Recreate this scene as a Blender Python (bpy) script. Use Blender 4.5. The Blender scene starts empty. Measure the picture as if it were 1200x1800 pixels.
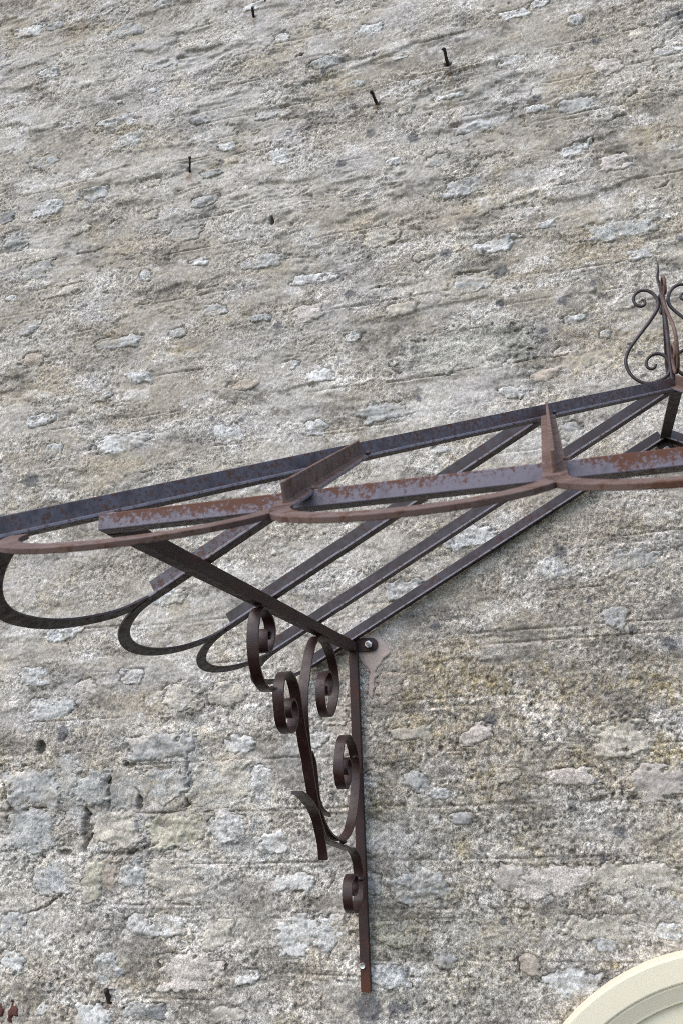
import bpy, bmesh, math, random
import numpy as np
from mathutils import Vector

random.seed(7)
SC = bpy.context.scene
COL = SC.collection
ZC = 2.40                     # height of the photographer's eye
DIST = 2.0                    # distance from eye to wall
# ---------------------------------------------------------------- camera
F_PX, YAW, PITCH, ROLL = 1555.87, 0.248137, 0.288651, -0.035947
_cy, _sy = math.cos(YAW), math.sin(YAW)
FW = np.array([-_sy*math.cos(PITCH), _cy*math.cos(PITCH), math.sin(PITCH)])
RT0 = np.array([_cy, _sy, 0.0]); UP0 = np.cross(RT0, FW)
RT = RT0*math.cos(ROLL) + UP0*math.sin(ROLL)
UP = -RT0*math.sin(ROLL) + UP0*math.cos(ROLL)
EYE = np.array([0.0, -DIST, ZC])
cam = bpy.data.cameras.new("camera")
cam.sensor_fit = 'VERTICAL'; cam.sensor_height = 36.0; cam.lens = F_PX/1800*36
cam.clip_start = 0.05; cam.clip_end = 200
cam.dof.use_dof = True; cam.dof.focus_distance = 1.95; cam.dof.aperture_fstop = 13.0
co = bpy.data.objects.new("camera", cam); COL.objects.link(co)
from mathutils import Matrix
co.matrix_world = Matrix(((RT[0], UP[0], -FW[0], EYE[0]), (RT[1], UP[1], -FW[1], EYE[1]), (RT[2], UP[2], -FW[2], EYE[2]), (0, 0, 0, 1)))
SC.camera = co
SC.cycles.use_denoising = False; SC.cycles.filter_width = 1.0
# ---------------------------------------------------------------- daylight
SUN_EL, SUN_AZ = math.radians(52), math.radians(222)      # azimuth clockwise from +Y: front left
w = bpy.data.worlds.new("World"); SC.world = w; w.use_nodes = True
nt = w.node_tree; bg = nt.nodes["Background"]
sky = nt.nodes.new("ShaderNodeTexSky"); sky.sky_type = 'NISHITA'; sky.sun_disc = False
sky.sun_elevation = SUN_EL; sky.sun_rotation = SUN_AZ
nt.links.new(sky.outputs[0], bg.inputs[0]); bg.inputs[1].default_value = 0.15
sl = bpy.data.lights.new("sun", 'SUN'); sl.energy = 1.2; sl.angle = math.radians(60); sl.color = (1, .95, .88)
so = bpy.data.objects.new("sun", sl); COL.objects.link(so)
sd = Vector((math.sin(SUN_AZ)*math.cos(SUN_EL), math.cos(SUN_AZ)*math.cos(SUN_EL), math.sin(SUN_EL)))
so.rotation_euler = sd.to_track_quat('Z', 'Y').to_euler(); so.location = (-2, -3, 6)
vs = SC.view_settings
SC.display_settings.display_device = 'sRGB'
vs.view_transform = 'Standard'; vs.look = 'None'; vs.exposure = 1.13; vs.gamma = 1.0; vs.use_curve_mapping = False

# ---------------------------------------------------------------- helpers
def ray(px, py):
    return FW*F_PX + RT*(px-600) - UP*(py-900)
def on_wall(px, py, y=0.0):
    d = ray(px, py); return EYE + d*((y-EYE[1])/d[1])
def on_x(px, py, x):
    d = ray(px, py); return EYE + d*((x-EYE[0])/d[0])

ORIG = {}
def obj(name, verts, faces, mat, parent=None, origin=None, smooth=False, bevel=0, label=None):
    V = np.asarray(verts, float)
    o0 = V.mean(0) if origin is None else np.asarray(origin, float)
    me = bpy.data.meshes.new(name)
    me.from_pydata((V-o0).tolist(), [], [tuple(f) for f in faces])
    me.materials.append(mat); me.update()
    bm = bmesh.new(); bm.from_mesh(me); bmesh.ops.recalc_face_normals(bm, faces=bm.faces[:]); bm.to_mesh(me); bm.free()
    if smooth:
        me.polygons.foreach_set('use_smooth', [True]*len(me.polygons))
    o = bpy.data.objects.new(name, me); COL.objects.link(o)
    place(o, o0, parent)
    if bevel:
        m = o.modifiers.new('b', 'BEVEL'); m.width = bevel; m.segments = 2; m.limit_method = 'ANGLE'; m.angle_limit = math.radians(40)
    if label: o['label'] = label
    return o
def place(o, o0, parent):
    o0 = np.asarray(o0, float); ORIG[o.name] = o0
    if parent is not None:
        o.parent = parent; o.location = o0 - ORIG[parent.name]
    else:
        o.location = o0
def empty(name, loc, label, cat, group=None):
    o = bpy.data.objects.new(name, None); COL.objects.link(o); place(o, loc, None)
    o.empty_display_size = .05
    tag(o, label, cat, group); return o
def tag(o, label, cat, group=None):
    o['label'] = label; o['category'] = cat
    if group: o['group'] = group
def unit(v):
    v = np.asarray(v, float); return v/np.linalg.norm(v)
def prism(poly, P, Q, a, b):
    """sweep polygon (list of (s,t) along axes a,b) from P to Q"""
    n = len(poly); P, Q = np.asarray(P), np.asarray(Q)
    V = [P+a*s+b*t for s, t in poly] + [Q+a*s+b*t for s, t in poly]
    Fs = [tuple(range(n-1, -1, -1)), tuple(range(n, 2*n))] + [(i, (i+1) % n, n+(i+1) % n, n+i) for i in range(n)]
    return V, Fs
def catmull(P, n=8):
    P = np.asarray(P, float)
    Q = np.vstack([2*P[0]-P[1], P, 2*P[-1]-P[-2]]); out = []
    for i in range(1, len(Q)-2):
        p0, p1, p2, p3 = Q[i-1:i+3]
        for k in range(n):
            t = k/n
            out.append(.5*((2*p1)+(-p0+p2)*t+(2*p0-5*p1+4*p2-p3)*t*t+(-p0+3*p1-3*p2+p3)*t**3))
    out.append(P[-1]); return np.array(out)
def resample(P, step):
    d = np.r_[0, np.cumsum(np.linalg.norm(np.diff(P, axis=0), axis=1))]
    n = max(4, int(d[-1]/step)); s = np.linspace(0, d[-1], n)
    return np.stack([np.interp(s, d, P[:, i]) for i in range(P.shape[1])], 1)
def smooth_path(P, k=2):
    P = P.copy()
    for _ in range(k):
        P[1:-1] = .25*P[:-2]+.5*P[1:-1]+.25*P[2:]
    return P
def strip(P, side, wa, th, w_fn=None):
    """flat bar: path P, constant side vector, half width wa, thickness th"""
    P = np.asarray(P); n = len(P); q = np.arange(n)*.10; sd_ = int(abs(P[0].sum())*1e4) % 977
    P = P+.0005*np.stack([vnoise(q, q*0, sd_), vnoise(q, q*0, sd_+1), vnoise(q, q*0, sd_+2)], 1); wj = 1+.05*vnoise(q*2, q*0, sd_+3)
    T = np.gradient(P, axis=0); T /= np.linalg.norm(T, axis=1)[:, None]
    N = np.cross(T, side); N /= np.linalg.norm(N, axis=1)[:, None]
    V = []
    for i in range(n):
        k = (w_fn(i/(n-1)) if w_fn else 1.0)*wj[i]
        for s, t in ((-1, -1), (1, -1), (1, 1), (-1, 1)):
            V.append(P[i]+side*s*wa*k+N[i]*t*th/2)
    Fs = [(0, 1, 2, 3), tuple(4*(n-1)+j for j in (3, 2, 1, 0))]
    for i in range(n-1):
        for j in range(4):
            Fs.append((4*i+j, 4*i+(j+1) % 4, 4*i+4+(j+1) % 4, 4*i+4+j))
    return V, Fs
def tube(P, r, seg=10, rfn=None):
    P = np.asarray(P); n = len(P); T = np.gradient(P, axis=0); T /= np.linalg.norm(T, axis=1)[:, None]
    ref = np.array([.31, .87, .12]); V = []
    N = np.cross(T[0], ref); N /= np.linalg.norm(N)
    for i in range(n):
        N = N - T[i]*np.dot(N, T[i]); N /= np.linalg.norm(N); B = np.cross(T[i], N)
        rr = r*(rfn(i/(n-1)) if rfn else 1)
        for k in range(seg):
            a = 2*math.pi*k/seg; V.append(P[i]+rr*(N*math.cos(a)+B*math.sin(a)))
    Fs = [tuple(range(seg)), tuple((n-1)*seg+k for k in reversed(range(seg)))]
    for i in range(n-1):
        for k in range(seg):
            Fs.append((i*seg+k, i*seg+(k+1) % seg, (i+1)*seg+(k+1) % seg, (i+1)*seg+k))
    return V, Fs
def join(*parts):
    V, Fs = [], []
    for v, f in parts:
        o = len(V); V += list(v); Fs += [tuple(i+o for i in q) for q in f]
    return V, Fs

# ---------------------------------------------------------------- noise
def _hash(ix, iy, seed):
    h = (ix.astype(np.uint32)*np.uint32(374761393) + iy.astype(np.uint32)*np.uint32(668265263) + np.uint32(seed*974711 & 0xffffffff))
    h = (h ^ (h >> np.uint32(13)))*np.uint32(1274126177)
    h ^= h >> np.uint32(16)
    return h.astype(np.float32)*np.float32(2/4294967295.0) - np.float32(1)
def vnoise(x, y, seed):
    fx, fy = np.floor(x), np.floor(y)
    ix, iy = fx.astype(np.int64), fy.astype(np.int64)
    tx, ty = (x-fx).astype(np.float32), (y-fy).astype(np.float32)
    tx = tx*tx*(3-2*tx); ty = ty*ty*(3-2*ty)
    a = _hash(ix, iy, seed); b = _hash(ix+1, iy, seed); c = _hash(ix, iy+1, seed); d = _hash(ix+1, iy+1, seed)
    return (a*(1-tx)+b*tx)*(1-ty)+(c*(1-tx)+d*tx)*ty
def fbm(x, y, seed, octv=4, gain=.5):
    s = 0; a = 1; t = 0
    for k in range(octv):
        # rotate each octave a little so the lattice does not show
        ca, sa = math.cos(.6*k), math.sin(.6*k)
        s = s + a*vnoise((x*ca-y*sa)*2**k+k*17.3, (x*sa+y*ca)*2**k-k*9.1, seed+k*31); t += a; a *= gain
    return s/t
def sstep(a, b, x):
    t = np.clip((x-a)/(b-a), 0, 1); return t*t*(3-2*t)

# ---------------------------------------------------------------- materials
def new_mat(name):
    m = bpy.data.materials.new(name); m.use_nodes = True; t = m.node_tree
    return m, t, t.nodes["Principled BSDF"]
def nd(t, typ, **kw):
    n = t.nodes.new(typ)
    for k, v in kw.items(): setattr(n, k, v)
    return n
def noise(t, vec, scale, detail=4, rough=.55, dist=0):
    n = nd(t, "ShaderNodeTexNoise"); n.inputs['Scale'].default_value = scale; n.inputs['Detail'].default_value = detail
    n.inputs['Roughness'].default_value = rough; n.inputs['Distortion'].default_value = dist
    t.links.new(vec, n.inputs['Vector']); return n.outputs['Fac']
def ramp(t, fac, stops):
    r = nd(t, "ShaderNodeValToRGB"); e = r.color_ramp.elements
    while len(e) < len(stops): e.new(.5)
    for i, (p, c) in enumerate(stops):
        e[i].position = p; e[i].color = (c, c, c, 1) if not hasattr(c, '__len__') else (*c, 1)
    t.links.new(fac, r.inputs[0]); return r.outputs[0]
def mix(t, fac, a, b, mode='MIX'):
    m = nd(t, "ShaderNodeMix", data_type='RGBA', blend_type=mode)
    for sock, v in ((m.inputs[0], fac), (m.inputs[6], a), (m.inputs[7], b)):
        if isinstance(v, (int, float)): sock.default_value = v
        elif hasattr(v, '__len__'): sock.default_value = (*v, 1)
        else: t.links.new(v, sock)
    return m.outputs[2]
def bump(t, h, strength, dist, normal=None):
    b = nd(t, "ShaderNodeBump"); b.inputs['Strength'].default_value = strength; b.inputs['Distance'].default_value = dist
    t.links.new(h, b.inputs['Height'])
    if normal: t.links.new(normal, b.inputs['Normal'])
    return b.outputs[0]
def pos(t):
    return nd(t, "ShaderNodeNewGeometry").outputs['Position']

def masonry_mat(name, grain=1.0):
    m, t, b = new_mat(name); p = pos(t)
    at = nd(t, "ShaderNodeAttribute", attribute_name="tint")
    g1 = ramp(t, noise(t, p, 330, 3, .7), [(.36, .38), (.5, 1.0), (.64, 1.62)])
    g2 = ramp(t, noise(t, p, 120, 4, .6), [(.32, .80), (.68, 1.18)])
    gf = nd(t, 'ShaderNodeMath', operation='MULTIPLY', use_clamp=True); t.links.new(at.outputs['Alpha'], gf.inputs[0]); gf.inputs[1].default_value = .85*grain
    c = mix(t, gf.outputs[0], at.outputs['Color'], g1, 'MULTIPLY')
    c = mix(t, .8*grain, c, g2, 'MULTIPLY')
    t.links.new(c, b.inputs['Base Color']); b.inputs['Roughness'].default_value = .92
    b.inputs['Specular IOR Level'].default_value = .25
    n = bump(t, noise(t, p, 420, 3, .7), .55, .0016); t.links.new(n, b.inputs['Normal'])
    return m
M_WALL = masonry_mat("lime_mortar", 1.0)
M_STONE = masonry_mat("rubble_stone", .8)

def iron_mat(name, dark, chalk, rust, chalk_amt, rust_amt, rough=(.38, .7), scale=45, foot=None, zg=None, spec=.5):
    m, t, b = new_mat(name); p = pos(t)
    n1 = noise(t, p, scale*.35, 5, .6); n2 = noise(t, p, scale*1.6, 5, .65); n3 = noise(t, p, scale*9, 3, .6)
    base = mix(t, ramp(t, n3, [(.35, 0), (.65, 1)]), dark, tuple(v*1.5 for v in dark))
    ck = ramp(t, n1, [(.62-chalk_amt*.5, 0), (.72-chalk_amt*.35, 1)])
    c = mix(t, ck, base, chalk)
    a = nd(t, "ShaderNodeMath", operation='ADD'); a.inputs[1].default_value = 0
    fn = nd(t, 'ShaderNodeMath', operation='MULTIPLY_ADD'); t.links.new(n3, fn.inputs[0]); fn.inputs[1].default_value = .34; fn.inputs[2].default_value = -.17; t.links.new(fn.outputs[0], a.inputs[1])
    mm = nd(t, "ShaderNodeMath", operation='MULTIPLY_ADD'); t.links.new(n1, mm.inputs[0]); mm.inputs[1].default_value = .45
    t.links.new(n2, a.inputs[0]); t.links.new(a.outputs[0], mm.inputs[2])
    if zg:                                    # rust creeps down from the upper edge, where water sits
        sz = nd(t, 'ShaderNodeSeparateXYZ'); t.links.new(p, sz.inputs[0]); ad = nd(t, 'ShaderNodeMath', operation='SUBTRACT'); t.links.new(sz.outputs[2], ad.inputs[0]); ad.inputs[1].default_value = zg[0]
        m2 = nd(t, 'ShaderNodeMath', operation='MULTIPLY_ADD'); t.links.new(ad.outputs[0], m2.inputs[0]); m2.inputs[1].default_value = zg[1]; t.links.new(mm.outputs[0], m2.inputs[2]); mm = m2
        mr = nd(t, 'ShaderNodeMapRange'); t.links.new(sz.outputs[0], mr.inputs[0]); mr.inputs[1].default_value = -.5; mr.inputs[2].default_value = .2
        xr = ramp(t, mr.outputs[0], [(.02, .42), (.08, .62), (.28, .62), (.33, .30), (.44, .5), (.58, .36), (.66, .2), (.76, .3), (.80, .66), (1, .62)])
        m3 = nd(t, 'ShaderNodeMath', operation='MULTIPLY_ADD'); t.links.new(xr, m3.inputs[0]); m3.inputs[1].default_value = .42; t.links.new(mm.outputs[0], m3.inputs[2]); m4 = nd(t, 'ShaderNodeMath', operation='SUBTRACT'); t.links.new(m3.outputs[0], m4.inputs[0]); m4.inputs[1].default_value = .21; mm = m4
    rk = ramp(t, mm.outputs[0], [(.84-rust_amt*.45, 0), (.97-rust_amt*.45, 1)])
    rustc = mix(t, n3, tuple(v*.6 for v in rust), tuple(v*1.3 for v in rust))
    c = mix(t, rk, c, rustc)
    if foot:
        sx_ = nd(t, 'ShaderNodeSeparateXYZ'); t.links.new(p, sx_.inputs[0])
        ma = nd(t, 'ShaderNodeMath', operation='MULTIPLY_ADD'); t.links.new(n2, ma.inputs[0]); ma.inputs[1].default_value = -.16; t.links.new(sx_.outputs[2], ma.inputs[2])
        fr = ramp(t, ma.outputs[0], [(0, 0), (1, 0)]); rp = fr.node; mr = nd(t, 'ShaderNodeMapRange'); t.links.new(ma.outputs[0], mr.inputs[0])
        mr.inputs[1].default_value = foot+.05-.08; mr.inputs[2].default_value = foot+.015-.08; c = mix(t, mr.outputs[0], c, rustc); t.nodes.remove(rp)
    t.links.new(c, b.inputs['Base Color'])
    r = ramp(t, rk, [(0, rough[0]), (1, .85)])
    rr = mix(t, ramp(t, n2, [(.3, 0), (.7, 1)]), r, (rough[1],)*3); t.links.new(rr, b.inputs['Roughness'])
    b.inputs['Specular IOR Level'].default_value = spec
    h = mix(t, .5, n3, rk)
    t.links.new(bump(t, h, .35, .0008), b.inputs['Normal'])
    return m
Z0_ = .281133+ZC
M_HIP = iron_mat("weathered_iron", (.030, .023, .025), (.085, .072, .084), (.078, .030, .015), .55, .28, scale=110)
M_RAIL = iron_mat("patchy_rusted_iron", (.042, .032, .036), (.150, .127, .152), (.105, .034, .013), .80, .36, scale=120, zg=(Z0_, .13/.0097))
M_RIB = iron_mat("dark_painted_iron", (.0185, .0118, .0112), (.046, .034, .040), (.06, .02, .012), .35, .14)
M_LIT_EDGE = iron_mat("skylit_edge_iron", (.085, .072, .08), (.19, .17, .195), (.08, .035, .022), .7, .2, scale=110)  # bright lip of the T bars: sky highlight put into the colour
M_FRONT = iron_mat("brown_rusted_iron", (.068, .036, .027), (.145, .093, .075), (.10, .043, .024), .6, .22, (.55, .75), spec=.3)
M_SCROLL = iron_mat("dark_brown_iron", (.024, .0100, .0088), (.036, .019, .019), (.055, .019, .012), .3, .12, (.32, .5), spec=.36)
M_BAR = iron_mat("rust_brown_iron", (.026, .0115, .0098), (.034, .018, .0165), (.085, .026, .013), .3, .14, (.5, .7), spec=.36, foot=float(on_wall(641, 1745, -.02)[2]))
def plain(name, col, rough, metal=0, nscale=300, var=.25, bmp=.2):
    m, t, b = new_mat(name); p = pos(t)
    n = noise(t, p, nscale, 4)
    c = mix(t, n, tuple(v*(1-var) for v in col), tuple(min(1, v*(1+var)) for v in col))
    t.links.new(c, b.inputs['Base Color']); b.inputs['Roughness'].default_value = rough; b.inputs['Metallic'].default_value = metal
    t.links.new(bump(t, n, bmp, .001), b.inputs['Normal']); return m
M_ZINC = plain("zinc_plated_steel", (.62, .64, .64), .35, .9)
M_STUD = plain("rusty_stud", (.30, .15, .07), .7, .2)
M_NAIL = plain("rusted_nail_iron", (.035, .022, .016), .8, 0, 500, .5, .5)
M_FLAKE = plain("rust_flake", (.10, .035, .025), .85, 0, 300, .5, .5)
M_PATCH = plain("pinkish_filler", (.47, .375, .32), .9, 0, 120, .16, .5)

# cream limestone of the arch
def arch_mat(name, col):
    m, t, b = new_mat(name); p = pos(t)
    c = mix(t, noise(t, p, 9, 4), tuple(v*.92 for v in col), tuple(v*1.06 for v in col))
    c = mix(t, ramp(t, noise(t, p, 260, 3), [(.30, 0), (.36, 1)]), tuple(v*.8 for v in col), c)
    c = mix(t, ramp(t, noise(t, p, 14, 5, .65), [(.66, 0), (.74, .45)]), c, (col[0]*1.0, col[1]*.85, col[2]*.72))
    t.links.new(c, b.inputs['Base Color']); b.inputs['Roughness'].default_value = .8
    t.links.new(bump(t, noise(t, p, 380, 4, .65), .25, .0008), b.inputs['Normal']); return m
M_ARCH = arch_mat("cream_stone", (.80, .71, .525))
M_ARCH2 = arch_mat("grey_cream_stone", (.76, .675, .50))

# ================================================================ WALL
W0 = on_wall(600, 900)
LINES = [(280, 448, 470, 418, 1), (335, 387, 445, 367, .9), (280, 295, 380, 275, .7), (410, 270, 480, 257, .8), (300, 208, 410, 185, .6), (370, 245, 490, 215, .5),
 (210, 360, 290, 342, .4), (610, 340, 705, 317, .5), (965, 330, 1035, 317, .8), (990, 210, 1040, 202, .6), (1040, 510, 1150, 500, .4), (850, 540, 980, 520, .5),
 (675, 670, 810, 655, .9), (810, 655, 950, 635, .4), (125, 585, 175, 576, .9), (0, 558, 100, 543, .4), (230, 565, 290, 505, 0), (1090, 955, 1185, 945, .5), (820, 1115, 1195, 1085, .7),
 (700, 1245, 900, 1237, .5), (640, 1255, 700, 1250, .4), (640, 1421, 860, 1416, .7), (860, 1416, 1200, 1401, .5), (700, 1512, 1075, 1505, .8), (655, 1598, 930, 1596, .5),
 (650, 1690, 1135, 1691, .7), (185, 1588, 355, 1592, 1), (490, 1685, 575, 1689, .7), (220, 1752, 380, 1761, .7), (20, 1744, 190, 1749, .3), (210, 1339, 530, 1337, .8),
 (250, 1425, 620, 1424, .8), (500, 1515, 620, 1514, .5), (760, 1790, 1010, 1789, .5), (560, 765, 700, 747, .5), (1050, 590, 1100, 575, .3), (380, 1105, 440, 1095, .3),
 (160, 1100, 400, 1095, .3), (520, 1332, 620, 1330, .4), (640, 1332, 820, 1328, .35)]
# cracks with a course of their own: points in photo pixels, width mm, depth mm
CRACKS = [([(145, 1495), (158, 1470), (160, 1440), (150, 1425)], 5, 9), ([(150, 1425), (145, 1400), (148, 1370)], 3, 5), ([(0, 1345), (15, 1420), (50, 1424), (105, 1410)], 3, 5),
 ([(330, 1340), (331, 1390), (330, 1422)], 3, 5), ([(190, 1425), (190, 1395), (180, 1370)], 3.5, 6), ([(245, 1425), (250, 1405), (240, 1385)], 2.5, 5),
 ([(175, 1500), (200, 1502), (235, 1498), (275, 1482)], 4, 6), ([(0, 1425), (40, 1424), (75, 1420)], 4, 6),
 ([(40, 1608), (65, 1600), (85, 1590), (105, 1575), (120, 1550)], 2.5, 5), ([(62, 1530), (65, 1555), (85, 1570)], 1.8, 3), ([(260, 1625), (275, 1645), (265, 1620)], 1.6, 3),
 ([(357, 1660), (375, 1664), (390, 1662)], 2.4, 4), ([(280, 1690), (284, 1720)], 1.5, 3), ([(700, 1540), (697, 1562), (703, 1580), (712, 1586)], 2.5, 5), ([(285, 1207), (284, 1225)], 1.8, 3),
 ([(165, 602), (190, 592), (235, 590), (255, 588)], 2.2, 4), ([(95, 510), (125, 498), (150, 494)], 1.8, 4), ([(35, 635), (50, 620), (80, 617)], 1.8, 4), ([(345, 508), (370, 505), (385, 500)], 1.8, 4), ([(295, 590), (305, 580), (325, 570)], 1.5, 3),
 ([(190, 395), (200, 385), (215, 382)], 2.2, 4), ([(135, 445), (165, 440), (180, 432)], 2, 4), ([(800, 484), (825, 478), (850, 477)], 2.5, 5), ([(860, 425), (880, 420)], 1.8, 3), ([(650, 510), (665, 505), (685, 502)], 1.8, 4),
 ([(1065, 215), (1080, 205), (1100, 202)], 2.2, 4), ([(720, 400), (742, 402)], 2.4, 4), ([(850, 380), (865, 370), (885, 366)], 1.5, 3), ([(1150, 330), (1168, 325), (1172, 318)], 2.2, 4), ([(980, 412), (1000, 425)], 1.5, 3),
 ([(485, 108), (478, 100)], 1.5, 3), ([(520, 98), (532, 94)], 2.5, 5), ([(930, 135), (965, 130)], 1.3, 3), ([(1100, 170), (1120, 160)], 2, 4), ([(1040, 160), (1065, 155)], 1.6, 3),
 ([(250, 830), (300, 822), (320, 824)], 1.5, 3), ([(415, 815), (430, 812)], 1.5, 3), ([(160, 785), (190, 770)], 1.5, 3), ([(775, 948), (810, 946)], 1.4, 3), ([(640, 1360), (655, 1353)], 1.4, 2.5),
 ([(645, 905), (700, 890), (750, 880)], 1.4, 3), ([(970, 1358), (985, 1352), (1010, 1352)], 2, 4), ([(850, 1290), (880, 1310)], 1.3, 2.5), ([(130, 1160), (120, 1130), (100, 1122)], 1.4, 3), ([(575, 1565), (585, 1550), (590, 1535)], 1.6, 3)]
HOLES = [(150, 1452, 8, 24, 9), (188, 1375, 8, 14, 8), (246, 1412, 7, 13, 8), (18, 1441, 12, 8, 8), (112, 1499, 14, 5, 7), (331, 1402, 4, 20, 6), (228, 1345, 12, 5, 6), (275, 1372, 10, 5, 6), (300, 1490, 16, 4, 6), (478, 388, 5, 8, 14), (72, 1314, 8, 12, 16), (42, 1352, 8, 10, 10), (75, 1504, 6, 6, 12), (228, 1502, 7, 5, 9), (305, 1505, 6, 6, 8), (186, 1370, 6, 9, 6), (530, 95, 5, 4, 8), (655, 1714, 3, 3, 6), (1175, 788, 3, 3, 3), (665, 183, 6, 3, 5), (787, 116, 7, 4, 6), (330, 296, 5, 6, 6), (190, 1764, 7, 3, 6), (1005, 1497, 6, 4, 3)]
SPOTS = [(570, 125, 9), (588, 155, 5), (388, 285, 8), (600, 288, 11), (235, 80, 6), (560, 48, 5), (658, 98, 6), (803, 72, 8), (1005, 87, 8), (1049, 73, 9), (1020, 168, 6), (1195, 25, 9), (725, 240, 13), (650, 233, 10), (943, 175, 9),
 (488, 572, 9), (430, 502, 6), (375, 737, 6), (425, 738, 6), (648, 451, 6), (783, 447, 11), (614, 518, 10), (878, 532, 8), (988, 529, 9), (1040, 500, 6), (1125, 620, 6), (880, 478, 14), (1195, 418, 7), (983, 973, 13), (1035, 1055, 6), (1112, 1105, 6), (1175, 1130, 11),
 (857, 1268, 16), (645, 1772, 20), (693, 1772, 10), (711, 1772, 9), (735, 1768, 6), (885, 1620, 7), (1060, 1508, 7), (1090, 1463, 9), (1005, 1418, 8), (335, 825, 6), (262, 737, 6), (955, 580, 7), (735, 700, 6), (765, 1100, 7), (55, 845, 16), (380, 690, 5), (110, 1290, 14)]
OCHRE = [(330, 612, 45, 18, 1), (440, 545, 60, 14, .8), (620, 40, 26, 10, 1), (655, 25, 30, 10, .8), (400, 82, 22, 8, 1), (310, 78, 20, 8, .9), (445, 233, 8, 8, 1.1), (265, 270, 30, 12, .6), (960, 320, 20, 8, .9), (970, 635, 30, 10, .7), (60, 940, 30, 14, .8), (310, 1060, 40, 25, .8), (25, 875, 25, 25, .8), (180, 860, 22, 22, .5), (250, 765, 30, 18, .5), (1075, 1697, 24, 5, 2.2), (690, 1140, 40, 30, .6), (800, 1150, 60, 30, 1), (830, 1220, 70, 40, 1), (950, 1180, 60, 40, .9), (960, 1250, 40, 30, .9),
 (1080, 1220, 70, 30, 1), (1170, 1210, 40, 20, 1.1), (740, 1320, 60, 20, .9), (870, 1365, 60, 20, 1.1), (910, 1400, 50, 30, 1), (1180, 1310, 40, 20, .8), (815, 1490, 20, 18, 1.2), (700, 1430, 50, 20, .6), (450, 1510, 40, 26, 1), (460, 1410, 70, 22, .8), (515, 1575, 60, 20, .7), (720, 1640, 60, 20, .6), (1195, 1570, 16, 10, 1.2), (60, 1330, 40, 30, .5), (395, 1335, 30, 14, .8), (355, 1445, 36, 26, 1.1), (275, 1370, 36, 22, .9), (195, 1440, 26, 18, .8), (70, 1575, 40, 20, .5), (1040, 1130, 60, 16, .6), (930, 960, 30, 20, .5), (1035, 1570, 40, 20, .6)]
DIRT = [(688, 605, 22, 44, 1.4), (942, 600, 40, 26, 1.0), (800, 556, 120, 11, 1.3), (800, 660, 110, 9, 1.0), (190, 1425, 16, 40, 1.1), (305, 1440, 30, 16, .9), (275, 1375, 26, 20, .9), (120, 1340, 30, 14, 1.0), (250, 1495, 40, 10, 1.1), (20, 1430, 40, 12, 1.0), (330, 1385, 8, 36, 1.0), (110, 1420, 30, 12, .9), (400, 40, 130, 14, .5), (215, 95, 70, 10, .5), (640, 120, 90, 9, .6), (760, 195, 80, 9, .5), (950, 75, 90, 12, .6), (880, 150, 60, 9, .5), (1030, 215, 50, 14, .7), (1150, 190, 50, 16, .6), (360, 165, 50, 9, .5), (520, 170, 30, 12, .6), (300, 390, 40, 10, .5), (560, 420, 40, 10, .5), (960, 350, 60, 16, .5), (820, 570, 110, 18, .8), (700, 620, 20, 28, .8), (930, 620, 40, 20, .8), (820, 470, 110, 12, .7), (640, 560, 40, 20, .3), (170, 610, 30, 10, .6), (470, 600, 50, 16, .5), (900, 580, 60, 14, .6),
 (90, 975, 60, 22, 1.0), (165, 1005, 30, 16, .8), (700, 1025, 80, 20, .8), (880, 960, 60, 14, .7), (720, 1120, 80, 30, .4), (820, 1190, 40, 26, .6), (560, 1190, 30, 18, .6), (1020, 1190, 60, 20, .5), (480, 1290, 60, 20, .5), (690, 1330, 30, 60, .5), (850, 1300, 60, 16, .6), (1020, 1320, 60, 20, .7), (900, 1440, 90, 14, .5), (760, 1610, 90, 18, .7), (690, 1690, 40, 26, .5), (850, 1760, 130, 22, 1), (650, 1770, 60, 22, .7), (460, 1640, 40, 40, .9), (420, 1580, 70, 30, .7), (400, 1700, 30, 20, .7), (560, 1740, 60, 20, .5), (1100, 1600, 70, 16, .6), (310, 1610, 60, 20, .4),
 (130, 1640, 60, 20, .5), (240, 1680, 40, 14, .5), (100, 1450, 40, 30, .6), (320, 1440, 40, 30, .5), (1000, 1470, 80, 14, .6), (760, 1470, 60, 14, .5), (890, 1690, 60, 30, .4)]
RUST = [(788, 128, 6, 15, .8), (664, 190, 6, 10, .8), (331, 310, 9, 13, .8), (445, 36, 5, 10, .7), (190, 1790, 9, 24, .7), (641, 1765, 10, 16, .6), (10, 1800, 20, 10, .5), (640, 1162, 14, 10, .4), (1178, 812, 14, 14, .4)]
def to_wall_xy(px, py):
    q = on_wall(px, py); return q[0], q[2]-ZC
def blob(x, z, cx, cz, a, b):
    return np.exp(-(((x-cx)/a)**2+((z-cz)/b)**2))
PXM = 1/778.0
def region_fields(x, z):
    """weights for the parts of the wall that look different: rough top, speckled middle right, broken lower left"""
    top = sstep(.75, 1.6, z)
    low = sstep(.35, -.35, z)
    cx, cz = to_wall_xy(240, 1410)
    brk = sstep(1.15, .75, ((np.abs(x-cx)/.38)**3+(np.abs(z-cz)/.19)**3)**(1/3)+.35*fbm(x/.07, z/.07, 77, 3))
    ocx, ocz = to_wall_xy(930, 1230)
    och = np.exp(-(((x-ocx)/.50)**2+((z-ocz)/.30)**2))
    return top, low, brk, och
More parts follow.
